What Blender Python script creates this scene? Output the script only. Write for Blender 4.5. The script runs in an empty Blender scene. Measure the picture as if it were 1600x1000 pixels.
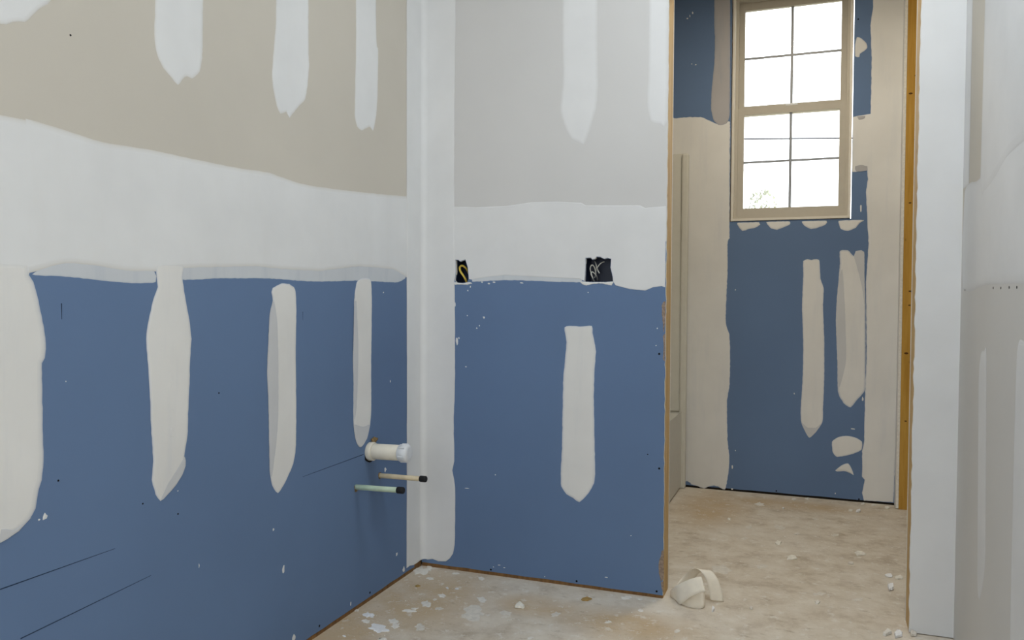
import bpy, bmesh, math, random
from mathutils import Vector, Matrix
from mathutils.geometry import tessellate_polygon

scene = bpy.context.scene
COL = scene.collection
rnd = random.Random(7)

# ------------------------------------------------------------------ camera
FPX, YAW, PITCH, ROLL = 1248.9, math.radians(20.6855), math.radians(1.7187), math.radians(0.2656)
EYE = Vector((1.4111, -2.7568, 1.05))
FW = Vector((-math.sin(YAW)*math.cos(PITCH), math.cos(YAW)*math.cos(PITCH), -math.sin(PITCH)))
_r = Vector((math.cos(YAW), math.sin(YAW), 0)); _u = _r.cross(FW)
RT = _r*math.cos(ROLL)+_u*math.sin(ROLL); UP = -_r*math.sin(ROLL)+_u*math.cos(ROLL)
cam_data = bpy.data.cameras.new('camera'); cam = bpy.data.objects.new('camera', cam_data); COL.objects.link(cam)
cam_data.sensor_fit = 'HORIZONTAL'; cam_data.sensor_width = 36.0; cam_data.lens = 36.0*FPX/1600.0
cam_data.clip_start = 0.05; cam_data.clip_end = 400
cam.matrix_world = Matrix(((RT.x, UP.x, -FW.x, EYE.x), (RT.y, UP.y, -FW.y, EYE.y), (RT.z, UP.z, -FW.z, EYE.z), (0, 0, 0, 1)))
scene.camera = cam

# ------------------------------------------------------------------ world, added fill lights, exposure
world = bpy.data.worlds.new('overcast_sky'); scene.world = world; world.use_nodes = True
bg = world.node_tree.nodes['Background']
bg.inputs['Color'].default_value = (0.93, 0.97, 1.0, 1); bg.inputs['Strength'].default_value = 4.5

# added fill lights outside two made-up windows behind the camera (rear wall y = -4.6, right wall x = 1.83)
def fill_light(name, loc, rot, sx, sy, power, col):
    l = bpy.data.lights.new(name, 'AREA'); l.shape = 'RECTANGLE'; l.size = sx; l.size_y = sy; l.energy = power; l.color = col
    o = bpy.data.objects.new(name, l); COL.objects.link(o); o.location = loc; o.rotation_euler = rot
fill_light('fill_rear_window', (0.92, -4.85, 1.75), (math.radians(90), 0, 0), 1.45, 1.5, 5, (0.92, 0.96, 1.0))
fill_light('fill_side_window', (2.10, -3.75, 1.75), (math.radians(90), 0, math.radians(90)), 1.3, 1.5, 12, (0.92, 0.96, 1.0))

vs = scene.view_settings
vs.view_transform = 'Standard'; vs.look = 'None'; vs.exposure = 0.0; vs.gamma = 1.0; vs.use_curve_mapping = False

# ------------------------------------------------------------------ room measures (metres)
L1, RJ, RC = 0.9356, 1.7048, 1.8287      # partition end, right jamb, right wall
DW = 1.685                                # window wall
XT, XR = 0.766, 1.806                     # tub front, right end of window wall
H = 2.74; REAR = -4.6; FAR_X = 2.6
PT = 0.115; BT = 0.0127                   # partition and board thickness
ZJ = 1.24                                 # board joint height

def at(px, py, ax, val):
    """point of the plane axis=val that sits at photograph position (px, py)"""
    d = FW + RT*((px-800)/FPX) - UP*((py-500)/FPX)
    return EYE + d*((val-EYE[ax])/d[ax])

# ------------------------------------------------------------------ materials
def new_mat(name):
    m = bpy.data.materials.new(name); m.use_nodes = True
    nt = m.node_tree; b = nt.nodes['Principled BSDF']
    return m, nt, b
def N(nt, typ, **kw):
    n = nt.nodes.new(typ)
    for k, v in kw.items():
        if k in n.inputs: n.inputs[k].default_value = v
        else: setattr(n, k, v)
    return n
def ramp(nt, stops):
    r = nt.nodes.new('ShaderNodeValToRGB'); e = r.color_ramp.elements
    while len(e) < len(stops): e.new(0.5)
    for el, (pos, c) in zip(e, stops):
        el.position = pos; el.color = c if len(c) == 4 else (*c, 1)
    return r
def mix(nt, fac, a, b, blend='MIX'):
    m = nt.nodes.new('ShaderNodeMix'); m.data_type = 'RGBA'; m.blend_type = blend
    for idx, v in ((0, fac), (6, a), (7, b)):
        if hasattr(v, 'links') or hasattr(v, 'is_output'): nt.links.new(v, m.inputs[idx])
        else: m.inputs[idx].default_value = v if idx == 0 else (*v, 1) if len(v) == 3 else v
    return m.outputs[2]
def coords(nt, scale=(1, 1, 1)):
    t = nt.nodes.new('ShaderNodeTexCoord'); mp = nt.nodes.new('ShaderNodeMapping')
    mp.inputs['Scale'].default_value = scale; nt.links.new(t.outputs['Object'], mp.inputs['Vector'])
    return mp.outputs['Vector']
def noise(nt, vec, scale, detail=3, rough=0.55):
    n = N(nt, 'ShaderNodeTexNoise', Scale=scale, Detail=detail, Roughness=rough); nt.links.new(vec, n.inputs['Vector'])
    return n.outputs['Fac']
def bump(nt, bsdf, h, strength, dist=0.002):
    b = N(nt, 'ShaderNodeBump', Strength=strength, Distance=dist); nt.links.new(h, b.inputs['Height']); nt.links.new(b.outputs['Normal'], bsdf.inputs['Normal'])

def paper_mat(name, col, var=0.06, rough=0.75, scale=1.6):
    m, nt, b = new_mat(name); v = coords(nt)
    n1 = noise(nt, v, scale, 4); n2 = noise(nt, v, 160, 2)
    lo = tuple(c*(1-var) for c in col); hi = tuple(min(1, c*(1+var)) for c in col)
    r = ramp(nt, [(0.3, lo), (0.7, hi)]); nt.links.new(n1, r.inputs[0])
    nt.links.new(r.outputs[0], b.inputs['Base Color']); b.inputs['Roughness'].default_value = rough
    b.inputs['Specular IOR Level'].default_value = 0.25
    bump(nt, b, n2, 0.08, 0.0006)
    return m
def compound_mat(name, col, under, streak=0.14):
    """dried joint compound; thin at its feathered rim (attribute 'thin'), where the board below tints it"""
    m, nt, b = new_mat(name); v = coords(nt, (9, 9, 1.2)); v2 = coords(nt)
    a = nt.nodes.new('ShaderNodeAttribute'); a.attribute_name = 'thin'
    s = noise(nt, v, 2.2, 4, 0.6); rs = ramp(nt, [(0.52, (0, 0, 0)), (0.78, (streak,)*3)]); nt.links.new(s, rs.inputs[0])
    ad = N(nt, 'ShaderNodeMath', operation='ADD', use_clamp=True); nt.links.new(a.outputs['Fac'], ad.inputs[0]); nt.links.new(rs.outputs[0], ad.inputs[1])
    n1 = noise(nt, v2, 5, 3); r = ramp(nt, [(0.3, tuple(c*0.96 for c in col)), (0.7, tuple(min(1, c*1.03) for c in col))]); nt.links.new(n1, r.inputs[0])
    c = mix(nt, ad.outputs[0], r.outputs[0], under)
    nt.links.new(c, b.inputs['Base Color']); b.inputs['Roughness'].default_value = 0.8
    b.inputs['Specular IOR Level'].default_value = 0.2
    bump(nt, b, noise(nt, v2, 45, 3), 0.10, 0.001)
    return m
def plain(name, col, rough=0.5, spec=0.4, var=0.05, scale=30, metal=0, bumpv=0.0):
    m, nt, b = new_mat(name); v = coords(nt); n1 = noise(nt, v, scale, 3)
    r = ramp(nt, [(0.3, tuple(c*(1-var) for c in col)), (0.7, tuple(min(1, c*(1+var)) for c in col))]); nt.links.new(n1, r.inputs[0])
    nt.links.new(r.outputs[0], b.inputs['Base Color']); b.inputs['Roughness'].default_value = rough
    b.inputs['Specular IOR Level'].default_value = spec; b.inputs['Metallic'].default_value = metal
    if bumpv: bump(nt, b, n1, bumpv, 0.002)
    return m
def wood_mat(name, lo, hi, rough=0.7):
    m, nt, b = new_mat(name); v = coords(nt, (14, 14, 0.9)); n1 = noise(nt, v, 4, 5, 0.65)
    r = ramp(nt, [(0.3, lo), (0.65, hi)]); nt.links.new(n1, r.inputs[0])
    v2 = coords(nt, (1, 1, 0.6)); k = noise(nt, v2, 26, 2, 0.5); rk = ramp(nt, [(0.72, (0, 0, 0)), (0.80, (1, 1, 1))]); nt.links.new(k, rk.inputs[0])
    c = mix(nt, rk.outputs[0], r.outputs[0], tuple(x*0.35 for x in lo))
    nt.links.new(c, b.inputs['Base Color']); b.inputs['Roughness'].default_value = rough; b.inputs['Specular IOR Level'].default_value = 0.25
    bump(nt, b, n1, 0.25, 0.002)
    return m

BLUE = (0.130, 0.203, 0.345)
TAN = (0.59, 0.555, 0.485)
GREYP = (0.605, 0.60, 0.59)
WHITE = (0.76, 0.755, 0.73)
M = {}
M['blue'] = paper_mat('blue_drywall_paper', BLUE, 0.05)
M['tan'] = paper_mat('tan_drywall_paper', TAN, 0.04)
M['grey'] = paper_mat('grey_drywall_paper', GREYP, 0.03)
M['rgrey'] = paper_mat('pale_grey_drywall_paper', (0.625, 0.615, 0.59), 0.03)
M['cmp_blue'] = compound_mat('compound_on_blue', WHITE, (0.42, 0.47, 0.56))
M['cmp_tan'] = compound_mat('compound_on_tan', (0.75, 0.76, 0.76), TAN, 0.06)
M['cmp_grey'] = compound_mat('compound_on_grey', (0.72, 0.725, 0.725), GREYP, 0.05)
M['skim'] = compound_mat('thin_skim_coat', (0.60, 0.63, 0.66), (0.45, 0.50, 0.57), 0.5)
M['cmp_thin'] = compound_mat('thin_compound', (0.60, 0.61, 0.62), (0.46, 0.50, 0.56))
M['smear'] = compound_mat('thin_grey_smear', (0.45, 0.44, 0.45), (0.30, 0.34, 0.42), 0.5)
M['gypsum'] = plain('gypsum_core', (0.78, 0.76, 0.70), 0.9, 0.1, 0.1, 90)
M['core'] = plain('wall_framing', (0.30, 0.22, 0.13), 0.9, 0.1)
M['ceiling'] = paper_mat('ceiling_board', (0.72, 0.715, 0.70), 0.02)
M['wood_pale'] = wood_mat('pale_stud_wood', (0.46, 0.29, 0.12), (0.66, 0.47, 0.23))
M['wood_amber'] = wood_mat('amber_stud_wood', (0.44, 0.235, 0.035), (0.58, 0.34, 0.07))
M['wood_plate'] = wood_mat('bottom_plate_wood', (0.16, 0.08, 0.03), (0.28, 0.15, 0.055))
M['pvc'] = plain('cream_pvc', (0.74, 0.70, 0.60), 0.4, 0.4)
M['cap'] = plain('white_test_cap', (0.74, 0.76, 0.78), 0.35, 0.5)
M['pex_tan'] = plain('tan_supply_pipe', (0.66, 0.56, 0.38), 0.4, 0.4, 0.12, 25)
M['pex_green'] = plain('pale_green_supply_pipe', (0.46, 0.58, 0.44), 0.35, 0.5, 0.1, 25)
M['black'] = plain('black_rubber', (0.012, 0.012, 0.012), 0.6, 0.3)
M['dark'] = plain('dark_hole', (0.02, 0.016, 0.012), 0.9, 0.1)
M['foam'] = plain('brown_torn_edge', (0.22, 0.15, 0.07), 0.9, 0.1, 0.3, 90)
M['foam_pale'] = plain('torn_drywall_paper', (0.30, 0.23, 0.18), 0.9, 0.1, 0.35, 120)
M['knot'] = plain('dark_wood_knot', (0.10, 0.045, 0.012), 0.8, 0.2)
M['boxblue'] = plain('blue_box_plastic', (0.003, 0.010, 0.035), 0.4, 0.4)
M['yellow'] = plain('yellow_cable', (0.75, 0.55, 0.09), 0.45, 0.4)
M['wirewhite'] = plain('pale_wire', (0.60, 0.60, 0.55), 0.5, 0.4)
M['vinyl'] = plain('tan_window_vinyl', (0.50, 0.465, 0.395), 0.5, 0.3, 0.02)
M['liner'] = plain('cream_window_liner', (0.74, 0.70, 0.61), 0.5, 0.3, 0.03)
M['muntin'] = plain('grey_muntin', (0.30, 0.32, 0.35), 0.4, 0.5)
M['tub'] = plain('almond_fiberglass', (0.66, 0.645, 0.575), 0.5, 0.3, 0.02)
M['tape'] = plain('cream_paper_tape', (0.86, 0.80, 0.68), 0.85, 0.15, 0.04, 40)
M['pencil'] = plain('pencil_mark', (0.03, 0.05, 0.09), 0.9, 0.1)
M['screw'] = plain('black_screw', (0.006, 0.006, 0.008), 0.8, 0.1)
M['speck'] = plain('white_speck', (0.72, 0.73, 0.72), 0.9, 0.1)
M['splat'] = plain('floor_splatter', (0.74, 0.71, 0.65), 0.9, 0.15, 0.08, 60, 0, 0.3)
M['splat_dim'] = plain('trodden_floor_splatter', (0.68, 0.64, 0.57), 0.95, 0.1, 0.10, 60, 0, 0.3)
M['splat_white'] = plain('fresh_floor_splatter', (0.80, 0.80, 0.80), 0.9, 0.15, 0.05, 60, 0, 0.3)
M['chip'] = plain('drywall_chip', (0.78, 0.75, 0.67), 0.9, 0.1, 0.12, 70)
M['chip_brown'] = plain('wood_chip', (0.38, 0.25, 0.09), 0.9, 0.1, 0.15, 70)
M['leaf'] = plain('pale_leaf', (0.24, 0.25, 0.17), 0.7, 0.2, 0.2, 3)
M['bark'] = plain('bark', (0.25, 0.19, 0.14), 0.9, 0.1)
M['cable'] = plain('grey_cable', (0.10, 0.10, 0.11), 0.8, 0.1)
M['ground'] = plain('outdoor_ground', (0.30, 0.27, 0.20), 0.95, 0.1, 0.2, 2)

def glass_mat():
    m = bpy.data.materials.new('window_glass'); m.use_nodes = True; nt = m.node_tree; nt.nodes.clear()
    o = nt.nodes.new('ShaderNodeOutputMaterial'); t = N(nt, 'ShaderNodeBsdfTransparent', Color=(0.97, 0.98, 0.98, 1))
    g = N(nt, 'ShaderNodeBsdfGlossy', Color=(1, 1, 1, 1), Roughness=0.02); mx = nt.nodes.new('ShaderNodeMixShader'); fr = N(nt, 'ShaderNodeFresnel', IOR=1.3)
    nt.links.new(fr.outputs[0], mx.inputs[0]); nt.links.new(t.outputs[0], mx.inputs[1]); nt.links.new(g.outputs[0], mx.inputs[2]); nt.links.new(mx.outputs[0], o.inputs[0])
    return m
M['glass'] = glass_mat()

def concrete_mat():
    m, nt, b = new_mat('dusty_concrete'); v = coords(nt)
    big = noise(nt, v, 1.7, 4, 0.6); mid = noise(nt, v, 9, 5, 0.65); fine = noise(nt, v, 70, 4, 0.6)
    r = ramp(nt, [(0.28, (0.44, 0.365, 0.275)), (0.48, (0.62, 0.55, 0.45)), (0.72, (0.72, 0.665, 0.575))]); nt.links.new(mid, r.inputs[0])
    # brown dirt stains: near the corner, and around the partition foot
    def blob(cx, cy, sx, sy):
        g = N(nt, 'ShaderNodeMapping'); g.inputs['Location'].default_value = (-cx/sx, -cy/sy, 0); g.inputs['Scale'].default_value = (1/sx, 1/sy, 0)
        t = nt.nodes.new('ShaderNodeTexCoord'); nt.links.new(t.outputs['Object'], g.inputs['Vector'])
        ln = N(nt, 'ShaderNodeVectorMath', operation='LENGTH'); nt.links.new(g.outputs[0], ln.inputs[0])
        rr = N(nt, 'ShaderNodeMapRange'); rr.inputs['From Min'].default_value = 0.35; rr.inputs['From Max'].default_value = 1.15; rr.inputs['To Min'].default_value = 1; rr.inputs['To Max'].default_value = 0
        nt.links.new(ln.outputs['Value'], rr.inputs['Value']); return rr.outputs[0]
    tot = None
    for a in ((0.16, -0.30, 0.26, 0.36), (0.06, -0.6, 0.18, 0.4), (0.86, -0.26, 0.26, 0.14), (0.55, -0.22, 0.18, 0.10), (1.30, 1.50, 0.45, 0.12), (0.95, 1.3, 0.2, 0.4)):
        o = blob(*a)
        if tot is None: tot = o
        else:
            mm = N(nt, 'ShaderNodeMath', operation='MAXIMUM'); nt.links.new(tot, mm.inputs[0]); nt.links.new(o, mm.inputs[1]); tot = mm.outputs[0]
    mr = ramp(nt, [(0.30, (0.35,)*3), (0.55, (1.0,)*3)]); nt.links.new(noise(nt, v, 6, 4, 0.7), mr.inputs[0])
    ml = N(nt, 'ShaderNodeMath', operation='MULTIPLY'); nt.links.new(tot, ml.inputs[0]); nt.links.new(mr.outputs[0], ml.inputs[1])
    c1 = r.outputs[0]
    # pale dust film, dark scuffs
    br = ramp(nt, [(0.45, (0, 0, 0)), (0.72, (0.55,)*3)]); nt.links.new(big, br.inputs[0])
    c2 = mix(nt, ml.outputs[0], mix(nt, br.outputs[0], c1, (0.71, 0.665, 0.595)), (0.55, 0.425, 0.28))
    sv = coords(nt, (1.0, 2.2, 1)); sc = noise(nt, sv, 16, 5, 0.75); sr = ramp(nt, [(0.58, (0, 0, 0)), (0.70, (0.55,)*3)]); nt.links.new(sc, sr.inputs[0])
    c3 = mix(nt, sr.outputs[0], c2, (0.30, 0.23, 0.155))
    wv = noise(nt, v, 24, 7, 0.75); wr = ramp(nt, [(0.56, (0, 0, 0)), (0.63, (0.7,)*3)]); nt.links.new(wv, wr.inputs[0])
    c4 = mix(nt, wr.outputs[0], c3, (0.74, 0.71, 0.65))
    nt.links.new(c4, b.inputs['Base Color']); b.inputs['Roughness'].default_value = 0.9; b.inputs['Specular IOR Level'].default_value = 0.15
    bump(nt, b, fine, 0.5, 0.004)
    return m
M['concrete'] = concrete_mat()

# ------------------------------------------------------------------ object helpers
def link(name, me, mat, parent=None):
    o = bpy.data.objects.new(name, me); COL.objects.link(o)
    if mat is not None and len(me.materials) == 0: me.materials.append(mat)
    if parent is not None: o.parent = parent
    return o
def from_data(name, vs_, fs, mat, parent=None, smooth=False, thin=None):
    me = bpy.data.meshes.new(name); me.from_pydata([tuple(v) for v in vs_], [], fs); me.update()
    bm = bmesh.new(); bm.from_mesh(me); bmesh.ops.recalc_face_normals(bm, faces=bm.faces); bm.to_mesh(me); bm.free()
    if smooth: me.polygons.foreach_set('use_smooth', [True]*len(me.polygons))
    if thin is not None:
        at_ = me.attributes.new('thin', 'FLOAT', 'POINT'); at_.data.foreach_set('value', thin)
    return link(name, me, mat, parent)
def structure(o): o['kind'] = 'structure'; return o
def tag(o, label, cat, group=None):
    o['label'] = label; o['category'] = cat
    if group: o['group'] = group
    return o
def root(name, loc, label, cat, group=None):
    o = bpy.data.objects.new(name, None); COL.objects.link(o); o.location = loc; o.empty_display_size = 0.05
    return tag(o, label, cat, group)
def box_data(x0, x1, y0, y1, z0, z1):
    v = [(x0, y0, z0), (x1, y0, z0), (x1, y1, z0), (x0, y1, z0), (x0, y0, z1), (x1, y0, z1), (x1, y1, z1), (x0, y1, z1)]
    f = [(0, 3, 2, 1), (4, 5, 6, 7), (0, 1, 5, 4), (1, 2, 6, 5), (2, 3, 7, 6), (3, 0, 4, 7)]
    return v, f
def box(name, ext, mat, parent=None, bevel=0.0):
    v, f = box_data(*ext)
    if parent is not None:                       # parents at a location: keep world placement
        off = parent.matrix_world.translation if parent.parent is None else Vector()
        off = Vector(parent.location) if parent.parent is None else Vector(parent.location)+Vector(parent.parent.location)
        v = [Vector(p)-off for p in v]
    me = bpy.data.meshes.new(name); me.from_pydata([tuple(p) for p in v], [], f); me.update()
    if bevel:
        bm = bmesh.new(); bm.from_mesh(me); bmesh.ops.bevel(bm, geom=bm.edges[:], offset=bevel, segments=2, affect='EDGES', profile=0.6); bm.to_mesh(me); bm.free()
    return link(name, me, mat, parent)
def boxes(name, exts, mat, parent=None):
    vs_, fs = [], []
    for e in exts:
        v, f = box_data(*e); k = len(vs_); vs_ += v; fs += [tuple(i+k for i in q) for q in f]
    return from_data(name, vs_, fs, mat, parent)
# plane frames: (u, v, w) -> world ; w is out of the surface
FR = {
    'left':  lambda u, v, w: Vector((w, u, v)),
    'back':  lambda u, v, w: Vector((u, -w, v)),
    'win':   lambda u, v, w: Vector((u, DW-w, v)),
    'right': lambda u, v, w: Vector((RC-w, u, v)),
    'floor': lambda u, v, w: Vector((u, v, w)),
}
def uv(plane, px, py):
    if plane == 'left':  p = at(px, py, 0, 0.0); return (p.y, p.z)
    if plane == 'back':  p = at(px, py, 1, 0.0); return (p.x, p.z)
    if plane == 'win':   p = at(px, py, 1, DW); return (p.x, p.z)
    if plane == 'right': p = at(px, py, 0, RC); return (p.y, p.z)
    p = at(px, py, 2, 0.0); return (p.x, p.y)
def slab(name, fr, outline, holes, w0, w1, mat, parent=None, side_mat=None):
    """a sheet with thickness and true holes"""
    loops = [outline]+list(holes); n = sum(len(l) for l in loops)
    flat = [p for l in loops for p in l]
    tris = tessellate_polygon([[Vector((a, b, 0)) for a, b in l] for l in loops])
    vs_ = [fr(a, b, w1) for a, b in flat]+[fr(a, b, w0) for a, b in flat]
    fs = [tuple(t) for t in tris]+[tuple(i+n for i in reversed(t)) for t in tris]; k = 0; ncap = len(fs)
    for l in loops:
        m = len(l)
        for i in range(m):
            j = (i+1) % m; fs.append((k+i, k+j, k+j+n, k+i+n))
        k += m
    o = from_data(name, vs_, fs, mat, parent)
    if side_mat:
        o.data.materials.append(side_mat)
        for i, p in enumerate(o.data.polygons):
            if i >= ncap: p.material_index = 1
    return o
def densify(pts, step, jit, smooth=True, seed=0):
    r = random.Random(seed); n = len(pts); out = []
    for i in range(n):
        p0, p1, p2, p3 = (Vector(pts[(i+k-1) % n]) for k in range(4))
        m = max(1, int((p2-p1).length/step))
        big = (p2-p1).length > 0.5
        for s in range(m):
            t = s/m
            if smooth and not big:
                q = 0.5*((2*p1)+(p2-p0)*t+(2*p0-5*p1+4*p2-p3)*t*t+(3*p1-p0-3*p2+p3)*t**3)
                q = q*0.6+(p1.lerp(p2, t))*0.4
            else: q = p1.lerp(p2, t)
            out.append((q.x+r.uniform(-jit, jit), q.y+r.uniform(-jit, jit)))
    return out
def area2(p): return sum(p[i][0]*p[(i+1) % len(p)][1]-p[(i+1) % len(p)][0]*p[i][1] for i in range(len(p)))
def seg_dist(p, loop):
    best = 9
    for i in range(len(loop)):
        ax, ay = loop[i]; bx, by = loop[(i+1) % len(loop)]; dx, dy = bx-ax, by-ay; l2 = dx*dx+dy*dy
        t = 0 if l2 == 0 else max(0, min(1, ((p[0]-ax)*dx+(p[1]-ay)*dy)/l2))
        best = min(best, math.hypot(p[0]-ax-t*dx, p[1]-ay-t*dy))
    return best
def inside(p, loop):
    c = False; n = len(loop)
    for i in range(n):
        (x1, y1), (x2, y2) = loop[i], loop[(i+1) % n]
        if (y1 > p[1]) != (y2 > p[1]) and p[0] < (x2-x1)*(p[1]-y1)/(y2-y1)+x1: c = not c
    return c
def inset(loop, d):
    n = len(loop); out = []
    for i in range(n):
        a, b, c = Vector(loop[i-1]), Vector(loop[i]), Vector(loop[(i+1) % n])
        e = (c-a); e = e.normalized() if e.length > 1e-9 else Vector((1, 0)); nrm = Vector((-e.y, e.x))
        dd = d
        for _ in range(5):
            q = b+nrm*dd
            if inside(q, loop) and seg_dist(q, loop) > 0.6*dd: break
            dd *= 0.5
        out.append((q.x, q.y))
    return out
def patch(name, plane, pts, mat, parent, base=0.0, t=0.0015, rim=0.006, step=0.010, jit=0.0007, thin=(0.75, 0.2, 0.0), seed=None, metric=False, smooth=True):
    """a smear of compound on a surface: traced outline, thin feathered rim, proud middle"""
    if seed is None: seed = int(abs(pts[0][0]*13+pts[0][1]*7+len(pts)*101)*10)
    p = pts if metric else [uv(plane, *q) for q in pts]
    if area2(p) < 0: p = p[::-1]
    L0 = densify(p, step, jit, smooth, seed)
    L1_ = inset(L0, rim*0.35); L2 = inset(L0, rim); fr = FR[plane]; n = len(L0)
    vs_ = [fr(a, b, base+0.0001) for a, b in L0]+[fr(a, b, base+t*0.35) for a, b in L1_]+[fr(a, b, base+t*0.6) for a, b in L2]
    th = [thin[0]]*n+[thin[1]]*n+[thin[2]]*n
    fs = []
    for k in (0, n):
        for i in range(n):
            j = (i+1) % n; fs.append((k+i, k+j, k+j+n, k+i+n))
    for tri in tessellate_polygon([[Vector((a, b, 0)) for a, b in L2]]): fs.append(tuple(i+2*n for i in tri))
    return from_data(name, vs_, fs, mat, parent, thin=th)
def tube_data(path, rad, seg=10, cap=True):
    vs_, fs = [], []; m = len(path); rads = rad if isinstance(rad, (list, tuple)) else [rad]*m
    prev = None
    for i, p in enumerate(path):
        p = Vector(p); d = (Vector(path[min(i+1, m-1)])-Vector(path[max(i-1, 0)])).normalized()
        if prev is None: a = d.orthogonal().normalized()
        else: a = (prev-d*prev.dot(d)).normalized()
        prev = a; b = d.cross(a)
        for s in range(seg):
            an = 2*math.pi*s/seg; vs_.append(p+(a*math.cos(an)+b*math.sin(an))*rads[i])
    for i in range(m-1):
        for s in range(seg):
            s2 = (s+1) % seg; fs.append((i*seg+s, i*seg+s2, (i+1)*seg+s2, (i+1)*seg+s))
    if cap: fs += [tuple(range(seg))[::-1], tuple(range((m-1)*seg, m*seg))]
    return vs_, fs
def tube(name, path, rad, mat, parent=None, seg=10, smooth=True):
    off = Vector(parent.location) if parent is not None else Vector()
    v, f = tube_data([Vector(p)-off for p in path], rad, seg)
    return from_data(name, v, f, mat, parent, smooth)
def spline(pts, k=6):
    out = []; n = len(pts); P = [Vector(p) for p in pts]
    for i in range(n-1):
        p0, p1, p2, p3 = P[max(i-1, 0)], P[i], P[i+1], P[min(i+2, n-1)]
        for s in range(k):
            t = s/k; out.append(0.5*((2*p1)+(p2-p0)*t+(2*p0-5*p1+4*p2-p3)*t*t+(3*p1-p0-3*p2+p3)*t**3))
    out.append(P[-1]); return out

# ================================================================== STRUCTURE
# ---- floor and ceiling
fl = structure(box('floor', (-0.2, FAR_X+0.2, REAR-0.15, DW+0.15, -0.12, 0.0), M['concrete']))
structure(box('ceiling', (-0.2, FAR_X+0.2, REAR-0.15, DW+0.15, H, H+0.1), M['ceiling']))
structure(box('ground', (-40, 60, DW+0.3, 90, -0.5, -0.4), M['ground']))

# ---- left wall
wl = structure(box('wall_left', (-0.115, -BT, REAR, DW, 0, H), M['core']))
box('bottom_plate', (-BT-0.0001, -0.004, REAR, 0, 0, 0.03), M['wood_plate'], wl)
def edge_line(a, b, step, jit, seed):
    r = random.Random(seed); n = max(2, int((Vector(b)-Vector(a)).length/step))
    return [(a[0]+(b[0]-a[0])*i/n+r.uniform(-jit, jit)*(0 < i < n), a[1]+(b[1]-a[1])*i/n+r.uniform(-jit, jit)*(0 < i < n)) for i in range(n)]
slab('drywall_panel', FR['left'], edge_line((REAR, 0.016), (0, 0.016), 0.06, 0.0015, 1)+[(0, ZJ), (REAR, ZJ)], [], -BT, 0, M['blue'], wl, M['gypsum'])['label'] = 'blue moisture resistant drywall board'
slab('drywall_panel', FR['left'], [(REAR, ZJ), (0, ZJ), (0, H), (REAR, H)], [], -BT, 0, M['tan'], wl, M['gypsum'])['label'] = 'tan paper faced drywall board'

T = -260   # patches run on above the picture
band_top = [(0, 180), (40, 185), (100, 203), (160, 222), (240, 235), (300, 248), (370, 262), (420, 270), (470, 287), (520, 295), (580, 302), (640, 307), (659, 309)]
band_bot = [(659, 441), (630, 430), (612, 421), (560, 417), (500, 424), (440, 421), (400, 417), (340, 418), (280, 420), (262, 428), (246, 424), (200, 424), (150, 416), (100, 412), (70, 420), (40, 428), (0, 427)]
zt, zb = uv('left', 0, 180)[1], uv('left', 0, 427)[1]
LB = [(-3.6, 1.40), (-2.6, 1.405)]
patch('joint_compound', 'left', [(-3.6, zb), (-3.6, 1.40), (-2.6, 1.395)]+[uv('left', *q) for q in band_top]+[uv('left', *q) for q in band_bot]+[(-2.6, zb+0.005)], M['cmp_tan'], wl, 0.0, 0.0020, 0.012, metric=True, step=0.02, thin=(0.6, 0.25, 0.0))
patch('skim_coat', 'left', [(50, 429), (75, 415), (110, 409), (160, 413), (205, 421), (240, 422), (243, 441), (200, 442), (165, 439), (130, 435), (95, 432)], M['skim'], wl, 0.0, 0.0006, 0.004)
patch('skim_coat', 'left', [(272, 420), (310, 415), (345, 414), (400, 413), (440, 417), (500, 420), (560, 413), (612, 417), (634, 432), (630, 437), (622, 441), (608, 441), (560, 438.5), (500, 440), (455, 438), (435, 436), (400, 435), (340, 435), (285, 437)], M['skim'], wl, 0.0, 0.0006, 0.004)
LP = {
 'A': [(0, 428), (45, 430), (52, 440), (60, 470), (68, 510), (72, 545), (70, 560), (65, 568), (66, 620), (67, 680), (68, 720), (65, 750), (60, 765), (55, 795), (45, 812), (28, 830), (10, 842), (0, 848)],
 'B': [(245, 414), (286, 414), (285, 434), (290, 470), (296, 500), (299, 530), (297, 560), (296, 600), (294, 640), (293, 680), (288, 712), (289, 728), (284, 742), (275, 757), (262, 772), (250, 783), (243, 772), (237, 750), (239, 720), (236, 670), (234, 620), (231, 570), (228, 530), (232, 500), (240, 465), (246, 448)],
 'C': [(426, 450), (440, 443), (452, 444), (461, 452), (463, 480), (462, 560), (463, 640), (462, 700), (458, 725), (445, 755), (434, 771), (425, 758), (421, 735), (420, 680), (419, 630), (417, 580), (419, 530), (421, 490), (426, 470), (424, 457)],
 'D': [(557, 441), (565, 435), (579, 437), (581, 470), (580, 560), (580, 640), (578, 665), (573, 685), (563, 699), (556, 690), (552, 660), (552, 600), (551, 560), (554, 500), (553, 470)],
}
LP['A'][0:1] = [(0, 408), (44, 412)]
a = [uv('left', *q) for q in LP['A']]
patch('joint_compound', 'left', [(a[0][0]-0.10, a[0][1])]+a+[(a[-1][0]-0.10, a[-1][1]-0.03)], M['cmp_blue'], wl, 0.0003, 0.0024, 0.012, metric=True)
for k in 'BCD': patch('joint_compound', 'left', LP[k], M['cmp_blue'], wl, 0.0003, 0.0024, 0.007)
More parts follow.
